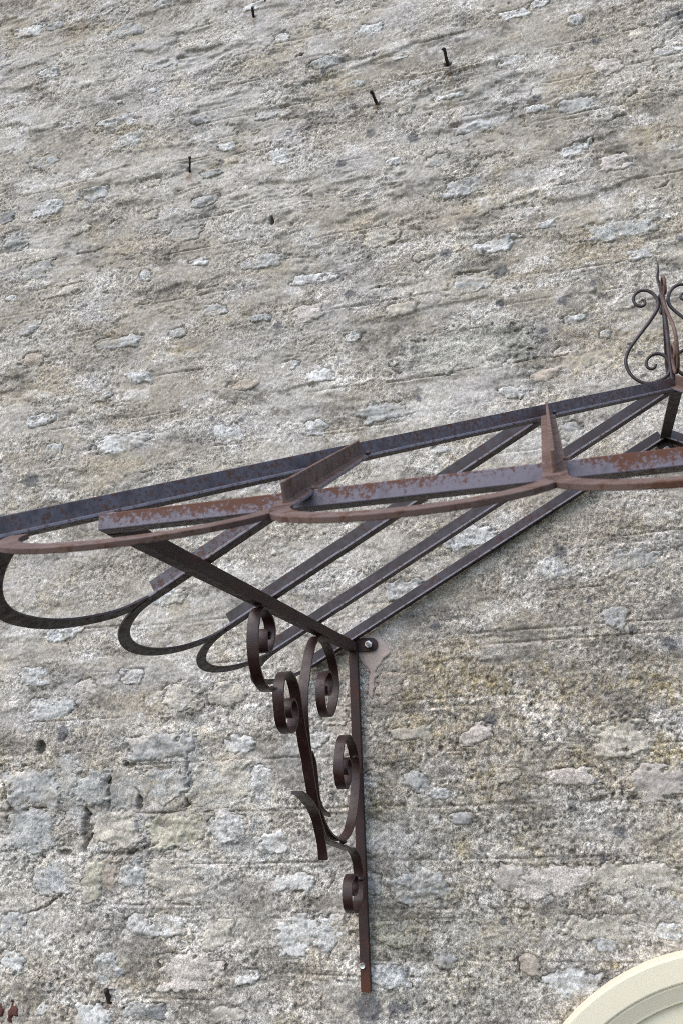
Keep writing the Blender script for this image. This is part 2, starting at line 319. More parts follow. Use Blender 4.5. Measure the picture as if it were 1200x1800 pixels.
def base_h(x, z):
    """slow undulation that stones and mortar share"""
    wx = .03*fbm(x/.11, z/.11, 5, 2)
    lo = .006*fbm(x/.45, z/.17, 11, 2)
    n = fbm((x+wx)/.17, (z+.35*wx)/.052, 23, 4, .55)
    top, low, brk, och = region_fields(x, z)
    led = np.tanh(n*12)*(.0017+.0022*top-.0004*low)*(.35+.65*sstep(-.1,.3,fbm(x/.2,z/.1,29,2)))
    lump = brk*(.007*fbm(x/.06, z/.05, 91, 3))
    return lo+led+lump, n, (top, low, brk, och)
def fine_h(x, z, n, reg):
    top, low, brk, och = reg
    gm = grit_mask(x, z, reg)
    h = np.zeros_like(x)
    m = fbm(x/.19, z/.09, 41, 3)
    r = 1-np.abs(fbm((x+.02*m)/.10, z/.030, 59, 4, .55))*2.2
    h -= .0050*sstep(.90, 1.0, r)*sstep(-.02, .25, m)*(.45+.75*top+.2*brk)
    p = vnoise(x/.0054, z/.0052, 61)*.65+vnoise(x/.0085, z/.0075, 67)*.45
    pm = .45+.55*sstep(-.3, .35, fbm(x/.13, z/.08, 71, 3))
    h -= .0028*gm*sstep(.22, .75, p)*pm*(.75+.45*low+.25*och)
    h += .0013*gm*vnoise(x/.0046, z/.0046, 81)+gm*.0018*fbm(x/.020, z/.014, 83, 3)
    h += .0016*np.abs(fbm(x/.05, z/.022, 87, 3))*top
    return h
def seg_dist(x, z, ax, az, bx, bz):
    dx, dz = bx-ax, bz-az; L = dx*dx+dz*dz
    t = np.clip(((x-ax)*dx+(z-az)*dz)/L, 0, 1)
    return np.hypot(x-ax-t*dx, z-az-t*dz), t
def features(x, z, h, dirt):
    """scored joints, cracks and holes; each touches only the points near it"""
    def sel(cx, cz, a, b):
        return np.nonzero((np.abs(x-cx) < a) & (np.abs(z-cz) < b))[0]
    for (x0, y0, x1, y1, s) in LINES:
        if s == 0: continue
        a, b = to_wall_xy(x0, y0), to_wall_xy(x1, y1)
        zz = (a[1]+b[1])/2
        i = sel((a[0]+b[0])/2, zz, abs(b[0]-a[0])/2+.02, .016)
        xx = x[i]; wob = .0012*vnoise(xx/.03, xx*0, 7)
        d = np.abs(z[i]-zz-wob-(xx-(a[0]+b[0])/2)*0.006)
        ends = sstep(-.01, .02, np.minimum(xx-a[0], b[0]-xx)) if a[0] < b[0] else 1
        br = sstep(-.55, -.1, vnoise(xx/.035, xx*0+zz*50, 9))
        g = np.exp(-(d/.0018)**2)*ends*br*s
        h[i] -= .0062*g; h[i] += .0022*np.exp(-((z[i]-zz-wob+.006)/.004)**2)*ends*s
        dirt[i] += .75*g
    zc = to_wall_xy(450, 1424)[1]                # faint scored joints, one every course, mostly worn away
    for k in range(-9, 20):
        zz = zc+k*.1122; i = np.nonzero((np.abs(z-zz) < .016) & (x > -1.6) & (x < .45))[0]; xx = x[i]
        d = np.abs(z[i]-zz-.0016*vnoise(xx/.05, xx*0+k, 7)-.003*vnoise(xx/.4, xx*0+k, 8))
        br = sstep(.0, .35, fbm(xx/.16, xx*0+k*7.7, 15, 3, .6))
        g = np.exp(-(d/.0016)**2)*br; h[i] -= .0040*g; dirt[i] += .55*g; h[i] += .0014*np.exp(-((z[i]-zz+.006)/.005)**2)*br
    for pts, wmm, dmm in CRACKS:
        q = [to_wall_xy(*k) for k in pts]
        for (a, b) in zip(q[:-1], q[1:]):
            r = wmm*.001*5
            i = sel((a[0]+b[0])/2, (a[1]+b[1])/2, abs(b[0]-a[0])/2+r, abs(b[1]-a[1])/2+r)
            xx, zz = x[i]+.004*fbm(x[i]/.012, z[i]/.012, 3, 2), z[i]+.004*fbm(x[i]/.012, z[i]/.012, 4, 2)
            d, t = seg_dist(xx, zz, a[0], a[1], b[0], b[1])
            g = np.exp(-(d/(wmm*.001*.9))**2)
            h[i] -= dmm*.0014*g; dirt[i] += .7*g
    for (px, py, rx, ry, dep) in HOLES:
        c = to_wall_xy(px, py); i = sel(c[0], c[1], rx*PXM*3, ry*PXM*3)
        d = ((x[i]-c[0])/(rx*PXM))**2+((z[i]-c[1])/(ry*PXM))**2+.5*fbm(x[i]/.006, z[i]/.006, 19, 2)
        g = sstep(1.5, .5, d); h[i] -= dep*.0011*g; dirt[i] += .65*g
def pigment(x, z, n, reg):
    """weathered limewash, lichen and dirt colours (linear albedo)"""
    top, low, brk, och = reg
    sp_ = _hash((x*1e5).astype(np.int64), (z*1e5).astype(np.int64), 118)*.6
    A = np.array([.455, .432, .385]); B = np.array([.355, .325, .268]); G = np.array([.42, .405, .385])
    c = np.empty((len(x), 3), np.float32)
    f = sstep(-.45, .45, fbm(x/.24, z/.11, 101, 4))[:, None]
    c[:] = A*f+B*(1-f)
    g = (sstep(-.1, .5, fbm(x/.15, z/.08, 103, 4))*.7)[:, None]*(1-.4*och[:, None]); c = c*(1-g)+G*g
    pale = (sstep(.12, .40, fbm(x/.10, z/.05, 107, 4, .6))*.75)[:, None]; pale *= (.35+.75*sstep(-.4, .4, sp_+.5*fbm(x/.014, z/.011, 109, 2)))[:, None]; c = c*(1-pale)+np.array([.60, .585, .55])*pale
    # speckle of light and dark grains
    sp = .65*vnoise(x/.0052, z/.0050, 111)+.5*_hash((x*1e5).astype(np.int64), (z*1e5).astype(np.int64), 112); sp2 = vnoise(x/.0095, z/.0080, 113)
    gm = grit_mask(x, z, reg)
    amp = (.8+.5*low+.5*och)*(.3+.75*gm)
    c *= (1+amp*(.42*sp+.22*sp2))[:, None]
    dk = (sstep(.30, .72, .65*vnoise(x/.0054, z/.0052, 61)+.45*vnoise(x/.0085, z/.0075, 67))*(.32+.20*low+.16*och)*gm)[:, None]
    c = c*(1-dk)+np.array([.085, .075, .062])*dk
    lt = (sstep(.50, .9, vnoise(x/.0060, z/.0055, 117)+.2*sp)*(.25+.35*low+.3*och))[:, None]; c = c*(1-lt)+np.array([.62, .61, .57])*lt
    # ochre and green-grey lichen
    o = .0
    o = .24*och*sstep(-.05, .42, fbm(x/.075, z/.05, 121, 4, .6))+.22*sstep(.15, .5, fbm(x/.16, z/.10, 123, 4))
    for (px, py, a, b, s) in OCHRE:
        q = to_wall_xy(px, py); o = o+.36*s*blob(x, z, q[0], q[1], a*PXM, b*PXM)*sstep(-.45, .3, fbm(x/.03, z/.03, 127, 3))
    o = np.clip(o*(.55+.9*sstep(-.2, .4, vnoise(x/.010, z/.010, 129))), 0, .85)[:, None]
    c = c*(1-o)+c*np.array([.92, .80, .50])*o
    d = .62*sstep(.10, .42, fbm(x/.11, z/.045, 131, 4, .6))*(1+.12*low)
    d = d+.42*np.exp(-(n/.05)**2)*sstep(-.15, .3, fbm(x/.09, z/.05, 133, 3))*(.35+.65*top)
    for (px, py, a, b, s) in DIRT:
        q = to_wall_xy(px, py); d = d+.62*s*blob(x, z, q[0], q[1], a*PXM, b*PXM)*sstep(-.6, .25, fbm(x/.035, z/.02, 137, 3))
    d = np.clip(d*(.25+1.05*sstep(-.35, .45, sp2+.6*sp+.7*fbm(x/.016, z/.012, 139, 2))), 0, .8)[:, None]
    c = c*(1-d)+np.array([.135, .125, .108])*d
    for (px, py, a, b, s) in RUST:
        q = to_wall_xy(px, py); g = np.clip(s*blob(x, z, q[0], q[1], a*PXM, b*PXM)*sstep(-.5, .3, fbm(x/.008, z/.02, 151, 2)), 0, .8)[:, None]
        c = c*(1-g)+np.array([.17, .095, .05])*g
    b2 = (brk*sstep(-.1, .5, fbm(x/.06, z/.05, 141, 3))*.35)[:, None]; c = c*(1-b2)+np.array([.42, .45, .45])*b2
    c *= np.array([1.05, .995, .955])
    for (px, py, r) in SPOTS:
        q = to_wall_xy(px, py); R = r*PXM
        i = np.nonzero((np.abs(x-q[0]) < 2*R) & (np.abs(z-q[1]) < 2*R))[0]
        dd = np.hypot((x[i]-q[0])/1.1, z[i]-q[1])/R+.45*fbm(x[i]/.009, z[i]/.009, 143, 2)
        g = (sstep(1.15, .75, dd)*.8)[:, None]; c[i] = c[i]*(1-g)+np.array([.115, .112, .115])*g
    return c
def grit_mask(x, z, reg):
    top, low, brk, och = reg
    return np.clip(.58+.70*sstep(-.25, .25, fbm(x/.13, z/.065, 171, 4, .6))+.25*low+.25*och-.08*top, .5, 1.35)
def set_tint(me, c, al=None):
    a = me.color_attributes.new("tint", 'FLOAT_COLOR', 'POINT')
    rgba = np.ones((len(c), 4), np.float32); rgba[:, :3] = c
    if al is not None: rgba[:, 3] = al
    a.data.foreach_set('color', rgba.ravel())
def grid_faces(nx, nz):
    i = np.arange(nx-1)[None, :]+np.arange(nz-1)[:, None]*nx
    return np.stack([i, i+1, i+nx+1, i+nx], -1).reshape(-1, 4)
def np_mesh(name, V, Fq):
    me = bpy.data.meshes.new(name)
    me.vertices.add(len(V)); me.vertices.foreach_set('co', V.astype(np.float32).ravel())
    me.loops.add(Fq.size); me.loops.foreach_set('vertex_index', Fq.astype(np.int32).ravel())
    me.polygons.add(len(Fq)); me.polygons.foreach_set('loop_start', np.arange(0, Fq.size, 4, dtype=np.int32))
    me.update(calc_edges=True); me.validate(); return me
def build_wall():
    # fine where the photograph looks, coarser beyond its edges
    xs = np.concatenate([np.arange(-3.6, -2.0, .04), np.arange(-2.0, -1.64, .009), np.arange(-1.64, .48, .0027), np.arange(.48, 1.2, .009), np.arange(1.2, 2.6, .04)])
    zs = np.concatenate([np.arange(-1.1, -.53, .009), np.arange(-.53, 2.54, .0027), np.arange(2.54, 2.8, .009), np.arange(2.8, 3.6, .04)])
    X, Z = np.meshgrid(xs, zs); x, z = X.ravel(), Z.ravel()
    jit = .0006
    x = x+jit*_hash(np.arange(len(x)), np.zeros(len(x), np.int64), 3); z = z+jit*_hash(np.arange(len(x)), np.zeros(len(x), np.int64), 4)
    b, n, reg = base_h(x, z)
    h = b+fine_h(x, z, n, reg); dirt = np.zeros(len(x), np.float32)
    features(x, z, h, dirt); stone_grooves(x, z, h, dirt)
    c = pigment(x, z, n, reg)
    dd = np.clip(dirt, 0, .85)[:, None]; c = c*(1-dd)+np.array([.075, .062, .048])*dd
    V = np.stack([x, -h, z+ZC], 1)
    # close it into a body 0.45 m thick
    nx, nz = len(xs), len(zs)
    per = np.concatenate([np.arange(nx), np.arange(1, nz)*nx+nx-1, (nz-1)*nx+np.arange(nx-2, -1, -1), np.arange(nz-2, 0, -1)*nx])
    back = V[per].copy(); back[:, 1] = .45; nb = len(V)
    side = np.stack([per, np.roll(per, -1), nb+np.roll(np.arange(len(per)), -1), nb+np.arange(len(per))], 1)[:, ::-1]
    Fq = np.vstack([grid_faces(nx, nz), side])
    V = np.vstack([V, back]); c = np.vstack([c, np.full((len(back), 3), .3)]); al = np.r_[grit_mask(x, z, reg), np.ones(len(back))]
    o0 = np.array([W0[0], 0, ZC-.5])
    me = np_mesh("stone_wall", V-o0, Fq); set_tint(me, c, al); me.materials.append(M_WALL)
    o = bpy.data.objects.new("stone_wall", me); COL.objects.link(o); place(o, o0, None)
    tag(o, "weathered grey rubble stone wall smeared with rough lime mortar behind the rusty iron canopy", "wall")
    return o

TONES = {'w': (.63, .607, .562), 'b': (.49, .472, .438), 'g': (.43, .415, .38), 'c': (.53, .475, .385), 't': (.44, .365, .29), 'p': (.54, .475, .415), 'd': (.25, .245, .235), 'y': (.47, .425, .32), 'm': (.44, .405, .34)}
STONES = [(50,55,88,34,'w'),(225,55,80,40,'g'),(10,110,44,34,'b'),(85,130,50,25,'w'),(285,115,90,26,'w'),(130,100,90,46,'c'),(205,215,84,36,'w'),(230,247,72,36,'w'),(75,285,76,40,'g'),(165,340,65,30,'b'),(82,365,76,40,'w'),(25,425,58,44,'g'),(10,385,40,25,'d'),(495,65,36,28,'w'),(290,8,50,22,'w'),(445,10,40,18,'w'),(360,355,56,24,'b'),(370,305,54,22,'g'),(270,320,32,20,'c'),(400,257,36,22,'w'),(490,275,42,38,'w'),(325,412,70,34,'g'),(470,195,50,34,'w'),(140,402,46,24,'c'),(575,112,62,28,'g'),(355,212,44,18,'b'),(268,160,22,12,'w'),(210,178,18,14,'w'),(505,232,16,16,'w'),(265,378,40,20,'c'),(95,45,44,22,'g'),(190,20,30,22,'w'),
 (650,52,62,30,'w'),(703,100,36,22,'w'),(897,105,56,22,'w'),(1071,117,60,30,'p'),(903,26,52,22,'w'),(947,8,46,20,'w'),(1012,36,32,26,'w'),(730,147,32,18,'w'),(790,172,52,18,'w'),(711,194,34,18,'c'),(848,215,98,34,'w'),(940,192,42,22,'w'),(1012,185,72,30,'b'),(1172,90,58,20,'w'),(1085,285,58,32,'p'),(815,328,88,38,'b'),(1090,402,130,46,'g'),(668,417,70,36,'c'),(867,432,86,28,'w'),(770,282,50,24,'g'),(1010,262,50,26,'w'),(690,285,34,18,'w'),(960,395,40,16,'w'),(1160,150,44,22,'c'),(1120,60,40,26,'c'),(620,150,44,18,'w'),
 (60,475,78,42,'b'),(457,462,96,32,'b'),(552,490,96,24,'w'),(105,513,96,26,'c'),(45,580,62,42,'g'),(210,603,92,28,'b'),(60,632,48,26,'t'),(312,584,36,24,'g'),(545,550,62,40,'p'),(428,678,58,24,'t'),(245,662,52,36,'w'),(70,740,62,30,'w'),(95,793,42,36,'w'),(222,778,116,40,'w'),(400,765,72,42,'w'),(552,752,46,34,'w'),(560,662,50,26,'w'),(460,560,44,18,'g'),(380,545,44,24,'w'),(20,525,30,16,'w'),(175,700,50,22,'g'),(505,640,40,20,'w'),(258,485,24,24,'w'),(350,462,44,18,'w'),
 (810,612,262,88,'m'),(672,725,98,38,'g'),(1122,446,46,22,'w'),(827,497,82,38,'b'),(955,660,40,24,'t'),(985,618,36,18,'c'),(1062,587,18,18,'w'),(1003,757,36,30,'b'),(620,590,40,24,'w'),(1010,560,40,18,'w'),(745,452,40,20,'c'),(700,545,60,28,'c'),(1110,530,46,26,'c'),(770,790,40,18,'b'),(900,690,40,22,'w'),
 (318,1228,72,50,'c'),(398,1220,66,42,'c'),(280,1312,130,42,'g'),(290,1382,74,70,'g'),(386,1382,106,78,'c'),(457,1380,52,60,'w'),(160,1385,66,62,'g'),(60,1388,112,72,'b'),(52,1462,104,74,'g'),(203,1455,86,62,'c'),(308,1458,92,60,'y'),(402,1455,74,52,'w'),(92,1543,66,60,'b'),(162,1555,36,72,'y'),(187,1540,44,60,'t'),(234,1535,48,44,'b'),(312,1545,100,78,'c'),(520,1645,72,60,'w'),(578,1637,52,54,'w'),(240,1627,42,32,'w'),(292,1630,66,40,'w'),(381,1642,50,42,'c'),(329,1708,102,56,'p'),(432,1720,36,20,'w'),(188,1705,56,48,'b'),(157,1788,72,34,'w'),(73,1775,28,20,'w'),(515,1552,62,26,'w'),(20,1622,42,28,'b'),(60,1190,60,34,'w'),(150,1210,50,30,'p'),(90,1245,80,34,'w'),(230,1190,50,26,'w'),(420,1310,60,30,'w'),(20,1690,44,36,'w'),(480,1480,50,34,'w'),(300,1050,60,30,'w'),(110,1115,70,28,'w'),(270,1780,40,24,'d'),(400,1785,60,24,'c'),(240,1775,44,28,'g'),
 (1112,983,86,32,'b'),(972,1002,56,36,'w'),(684,1208,50,46,'t'),(835,1292,44,34,'p'),(1090,1297,82,56,'c'),(725,1290,70,24,'c'),(710,1037,62,32,'b'),(828,945,86,40,'w'),(1080,1087,42,34,'b'),(892,1362,38,26,'c'),(1008,1364,68,24,'p'),(1157,1375,84,50,'p'),(733,1378,40,34,'b'),(745,1565,96,48,'b'),(893,1545,38,36,'p'),(967,1550,106,46,'p'),(1110,1545,140,40,'c'),(1052,1632,106,34,'c'),(933,1700,30,30,'t'),(1007,1732,76,36,'w'),(865,1655,34,20,'c'),(682,1715,56,30,'w'),(692,1640,76,36,'y'),(590,1260,40,30,'c'),(775,1395,36,18,'w'),(810,1440,40,18,'b'),(1180,1640,40,26,'w'),(1060,1660,40,22,'b'),(780,1690,36,28,'b'),(560,1300,36,24,'w'),(655,1555,22,30,'g'),(600,1640,30,50,'c')]
def stone_shape(k, x, z):
    px, py, wp_, hp, tone = STONES[k]
    cx, cz = to_wall_xy(px, py); a, b = wp_*PXM*.5, hp*PXM*.5
    rs = random.Random(k); s = 400+k*13
    ex = 2.2+rs.random()*2.6; sh = rs.uniform(-.45, .45); u, v = x-cx, z-cz
    rho = (np.abs((u+sh*v)/a)**ex+np.abs(v/b)**ex)**(1/ex)
    m1 = fbm(x/.030, z/.017, s, 2)
    return rho+.40*m1+.55*np.abs(fbm(x/.022, z/.014, s+3, 3, .6))+.22*fbm(x/.008, z/.006, s+5, 2)-.12
def stone_grooves(x, z, h, dirt):
    """mortar shrunk back from part of each stone's outline"""
    for k, (px, py, wp_, hp, tone) in enumerate(STONES):
        cx, cz = to_wall_xy(px, py); a, b = wp_*PXM*.5, hp*PXM*.5
        i = np.nonzero((np.abs(x-cx) < 1.7*a+.01) & (np.abs(z-cz) < 1.8*b+.01))[0]
        if not len(i): continue
        xi, zi = x[i], z[i]; rho = stone_shape(k, xi, zi); e = b*.9
        g = np.exp(-(((rho-1.03)*e)/.0022)**2)*sstep(-.03, .3, fbm(xi/.03, zi/.03, 700+k, 2)+.28*np.clip((zi-cz)/b, -1, 1))
        h[i] -= .0060*g; dirt[i] += .6*g
def build_stone(k, px, py, wp_, hp, tone):
    cx, cz = to_wall_xy(px, py)
    a, b = wp_*PXM*.5, hp*PXM*.5
    st = .0026 if wp_ < 140 else .003
    us = np.arange(-1.32*a, 1.32*a+st, st); ws = np.arange(-1.42*b, 1.42*b+st, st)
    U, Wv = np.meshgrid(us, ws); u, v = U.ravel(), Wv.ravel(); x, z = u+cx, v+cz
    s = 400+k*13; rs = random.Random(k)
    bb, n, reg = base_h(x, z)
    rho = stone_shape(k, x, z)
    strong = rs.choice([.0006, .0010, .0016, .0030])
    if tone in 'tp': strong = .0012
    prof = np.where(rho < 1, strong*np.tanh((1-rho)*7), -.012*np.minimum((rho-1)*4, 1))
    tilt = rs.uniform(-.03, .03)*v+rs.uniform(-.012, .012)*u
    rough = rs.choice([.0007, .0012, .0020]) if tone not in 'tp' else .0006
    face = rough*1.5*fbm(x/.018, z/.012, s+9, 3, .6)+rough*.9*vnoise(x/.0050, z/.0046, s+11)+.0022*np.tanh(3*fbm(x/.05, z/.02, s+17, 2))
    pit = sstep(.35, .8, vnoise(x/.008, z/.007, s+21)*.7+vnoise(x/.005, z/.005, s+23)*.4)
    if tone in 'gbw': face = face-.0026*pit
    h = bb+.0010+prof+tilt+face
    c0 = np.array(TONES[tone])*rs.uniform(.88, 1.06)
    mot = fbm(x/.025, z/.018, s+31, 3, .6)
    c = c0[None, :]*(1+.20*mot+.22*vnoise(x/.0048, z/.0045, s+33)+.17*_hash((x*1e5).astype(np.int64), (z*1e5).astype(np.int64), s))[:, None]
    if tone in 'gbwm':
        kk = (np.clip(pit*.6+.5*sstep(.05, .5, fbm(x/.016, z/.010, s+37, 3))*(.4+.8*sstep(-.2, .6, vnoise(x/.005, z/.005, s+39))), 0, .75))[:, None]; c = c*(1-kk)+np.array([.13, .13, .13])*kk
    if tone == 'm':                           # coarse lichened block, dark round its rim
        kk = np.clip(.75*sstep(.45, .95, rho+.3*fbm(x/.03, z/.02, 919, 3)), 0, .8)[:, None]*(.4+.8*sstep(-.4, .3, vnoise(x/.006, z/.006, 917)))[:, None]; c = c*(1-kk)+np.array([.12, .115, .10])*kk
    # smears of the wall's own mortar
    pg = pigment(x, z, n, reg); sm = np.clip(sstep(.02, .45, fbm(x/.04, z/.024, s+41, 3))*.6+.10+.30*sstep(.75, 1.0, rho), 0, .9)[:, None]
    if tone in 'tpm': sm = sm*.4
    c = c*(1-sm)+pg*sm
    V = np.stack([x, -h, z+ZC], 1); o0 = np.array([cx, -.002, cz+ZC])
    # drop the cells that lie wholly under the mortar
    Fq = grid_faces(len(us), len(ws)); keep = (rho[Fq].min(1) < 1.14); Fq = Fq[keep]
    used = np.unique(Fq); mp = np.zeros(len(V), np.int64); mp[used] = np.arange(len(used))
    me = np_mesh("stone", (V-o0)[used], mp[Fq]); set_tint(me, c[used], np.full(len(used), 1.3 if tone == 'm' else rs.choice([.5, .75, 1.0]))); me.materials.append(M_STONE)
    o = bpy.data.objects.new("stone", me); COL.objects.link(o); place(o, o0, wall)
wall = build_wall()
for k, s in enumerate(STONES): build_stone(k, *s)

def poly_sd(x, z, P):
    d = np.full(len(x), 9.); ins = np.zeros(len(x), bool)
    for (ax, az), (bx, bz) in zip(P, P[1:]+P[:1]):
        dd, _ = seg_dist(x, z, ax, az, bx, bz); d = np.minimum(d, dd)
        if az != bz:
            c = ((az > z) != (bz > z)) & (x < (bx-ax)*(z-az)/(bz-az)+ax); ins ^= c
    return np.where(ins, d, -d)
def wall_flake(name, pxpts, mat, thick, parent, st=.0018, seed=900, label=None, round_=.0022):
    P = [to_wall_xy(*q) for q in pxpts]; A = np.array(P); lo, hi = A.min(0)-.006, A.max(0)+.006
    xs, zs = np.arange(lo[0], hi[0], st), np.arange(lo[1], hi[1], st)
    X, Z = np.meshgrid(xs, zs); x, z = X.ravel(), Z.ravel(); bb, n, reg = base_h(x, z)
    sdv = poly_sd(x, z, P)+.0014*vnoise(x/.005, z/.005, seed)+.0026*fbm(x/.012, z/.012, seed+7, 3)
    h = bb+np.where(sdv > 0, .0020+thick*np.tanh(sdv/round_), .0020+np.maximum(sdv*4, -.012))+.0009*fbm(x/.016, z/.016, seed+3, 3)
    V = np.stack([x, -h, z+ZC], 1); Fq = grid_faces(len(xs), len(zs)); Fq = Fq[sdv[Fq].max(1) > -.0035]
    used = np.unique(Fq); mp = np.zeros(len(V), np.int64); mp[used] = np.arange(len(used))
    o0 = V[used].mean(0); me = np_mesh(name, (V-o0)[used], mp[Fq]); me.materials.append(mat)
    me.polygons.foreach_set('use_smooth', [True]*len(me.polygons))
    o = bpy.data.objects.new(name, me); COL.objects.link(o); place(o, o0, parent)
    if label: o['label'] = label
    return o
def from7(L): return [(580+a/8.571, 1080+b/8.571) for a, b in L]
wall_flake("filler_patch", from7([(700, 195), (640, 250), (560, 300), (470, 350), (400, 560), (420, 640), (470, 720), (540, 790), (590, 850), (600, 930), (575, 965), (570, 1110), (585, 1230), (630, 1290), (655, 1180), (668, 980), (705, 920), (690, 865), (715, 800), (775, 720), (830, 640), (900, 575), (870, 480), (820, 430), (770, 340), (715, 300)]), M_PATCH, .0016, wall,
           label="pinkish tan filler smeared around the bracket bolt")

# nails and scraps of iron left in the wall
def nail(p_base, p_tip, r, label, cat="nail", bend=None):
    cx, cz = to_wall_xy(*p_base)
    root = np.array([cx, .012, cz+ZC])
    # outward until the tip falls on the photo's pixel column
    best = None
    for y in np.linspace(-.012, -.09, 60):
        q = on_wall(*p_tip, y=y); off = np.hypot(q[0]-cx, (q[2]-ZC)-cz)
        if best is None or off < best[0]: best = (off, q)
    tip = best[1]
    pts = [root, root*.5+tip*.5+np.array([0, 0, -.0012]), tip]
    if bend is not None: pts.append(tip+np.array(bend))
    P = resample(catmull(pts, 6), .004)
    V, Fs = tube(P, r, 8, lambda t: 1.0-.25*t+.35*math.exp(-((t-1)/.10)**2))
    V = np.array(V); V += .0005*np.random.RandomState(int(p_base[0])).randn(*V.shape)
    o = obj("iron_nail", V, Fs, M_NAIL, None, origin=root, smooth=True); tag(o, label, cat, "old iron nails left in the wall"); return o
nail((786, 114), (780, 86), .0052, "longest rusty iron nail sticking out of the wall near the top, beside a dark hollow", bend=(-.004, 0, -.004))
nail((661, 180), (653, 161), .0048, "short hooked iron nail below and left of the longest nail", bend=(-.002, -.003, -.006))
nail((331, 301), (334, 276), .0034, "thin rusty nail standing in a small chipped hollow at left above the canopy")
nail((444, 27), (444, 13), .0048, "stubby dark nail at the very top edge of the wall, highest of the nails")
nail((190, 1764), (187, 1742), .0064, "thick rusty iron stub low on the wall at bottom left, staining the mortar below", bend=(.002, -.001, .001))
fl = wall_flake("iron_scrap", [(14, 1792), (16, 1775), (20, 1768), (22, 1758), (25, 1768), (33, 1772), (33, 1786), (24, 1784), (20, 1798)], M_FLAKE, .003, None, seed=950); tag(fl, "jagged flake of red rusty iron on the wall in the bottom left corner", "scrap")
fl = wall_flake("iron_scrap", [(-6, 1762), (2, 1764), (7, 1774), (5, 1787), (-6, 1788)], M_FLAKE, .003, None, seed=960); tag(fl, "dark red rust flake cut by the left edge of the picture near the bottom", "scrap")

# ================================================================ ARCH at lower right
def build_arch():
    cx, cz = .2487, -.822
    def rr(pts, y):
        return float(np.mean([math.hypot(q[0]-cx, q[2]-ZC-cz) for q in (on_wall(a, b, y) for a, b in pts)]))
    yF, yM = -.046, -.031
    R0 = rr([(994, 1800), (1050, 1752), (1100, 1716), (1150, 1692), (1200, 1680)], yF)
    R1 = rr([(1056, 1800), (1100, 1772), (1150, 1749), (1200, 1732)], yF)
    R2 = rr([(1115, 1800), (1150, 1784), (1200, 1766)], yM)
    root = empty("door_arch", (cx, 0, cz+ZC-.5), "smooth cream stone arch moulding cut off in the bottom right corner", "arch")
    def sweep(prof):
        pts = []
        for k in range(97):
            a = math.pi*k/96; pts.append((math.cos(a), math.sin(a), 0))
        path = [(1, 0, -.5)]+pts+[(-1, 0, -.5)]
        V, Fs = [], []; n = len(prof)
        for (ca, sa, dz) in path:
            for r, y in prof: V.append((cx+r*ca, y, cz+ZC+r*sa+dz))
        for i in range(len(path)-1):
            for j in range(n):
                Fs.append((i*n+j, i*n+(j+1) % n, (i+1)*n+(j+1) % n, (i+1)*n+j))
        Fs += [tuple(range(n)), tuple(len(V)-n+j for j in range(n))]
        return V, Fs
    V, Fs = sweep([(R0, .02), (R0, yF+.004), (R0-.0012, yF+.001), (R0-.004, yF), (R1+.003, yF), (R1+.0008, yF+.0008), (R1, yF+.003), (R1, .02)])
    obj("outer_band", V, Fs, M_ARCH, root, smooth=False)
    V, Fs = sweep([(R1-.0004, .02), (R1-.0004, yF+.006), (R1-.005, yM-.010), (R2+.006, yM-.001), (R2+.002, yM), (R2, yM+.003), (R2, .02)])
    obj("inner_moulding", V, Fs, M_ARCH2, root)
    # blank infill of the arch, set back
    pts = [(cx+(R2-.0006)*math.cos(math.pi*k/96), cz+ZC+(R2-.0006)*math.sin(math.pi*k/96)) for k in range(97)]
    pts = [(cx+R2-.0006, cz+ZC-.5)]+pts+[(cx-R2+.0006, cz+ZC-.5)]; n = len(pts)
    V = [(x, -.021, z) for x, z in pts]+[(x, .02, z) for x, z in pts]
    obj("panel", V, [tuple(range(n)), tuple(range(2*n-1, n-1, -1))]+[(i, (i+1) % n, n+(i+1) % n, n+i) for i in range(n)], M_ARCH2, root)
build_arch()

# ================================================================ CANOPY
XA, ZA, YA = .249687, .701595+ZC, .290866
TA, TB, XE = .543534, .485321, -.577239
T1, T2 = .300317, .613893
XB, Z0, LARM = -.48747, .281133+ZC, 1.135986
HS, WF, TH = .0213, .0232, .0042
ZE = ZA-TA*(XA-XE); YF = -(YA+(ZA-ZE)/TB)
APEX = np.array([XA, -YA, ZA]); CORN = np.array([XE, YF, ZE])
NF = unit([0, -TB, 1]); 
canopy = empty("canopy_frame", (XA, 0, Z0), "rusty wrought iron canopy frame without glass, bolted high on the stone wall", "canopy")
TPOLY = [(-WF/2, -TH), (WF/2, -TH), (WF/2, 0), (TH*.9, .0003), (TH*.5, .0016), (TH*.5, HS), (-TH*.5, HS), (-TH*.5, .0016), (-TH*.9, .0003), (-WF/2, 0)]
def mx(V):                                   # mirror about the middle of the canopy
    V = np.array(V, float); V[:, 0] = 2*XA-V[:, 0]; return V
def tbar(name, P, Q, nrm, mat, cut=(0, 0), **kw):
    """inverted T bar; the upright web may stop short of the flange at either end"""
    P, Q = np.asarray(P, float), np.asarray(Q, float); d = unit(Q-P); nrm = unit(nrm-d*np.dot(nrm, d)); s = np.cross(nrm, d)
    fl = prism([(-WF/2, -TH), (WF/2, -TH), (WF/2, 0), (-WF/2, 0)], P, Q, s, nrm)
    wb = prism([(-TH*.95, -.001), (TH*.95, -.001), (TH*.8, .0006), (TH*.5, .0022), (TH*.5, HS), (-TH*.5, HS), (-TH*.5, .0022), (-TH*.8, .0006)], P+d*cut[0], Q-d*cut[1], s, nrm)
    V, Fs = join(fl, wb)
    return tobj(name, V, Fs, mat), (V, Fs)
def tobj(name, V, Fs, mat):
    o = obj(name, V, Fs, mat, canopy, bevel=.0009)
    o.data.materials.append(M_LIT_EDGE)
    for i in (3, 5): o.data.polygons[i].material_index = 1     # flange edges coloured paler, as if catching the sky
    return o
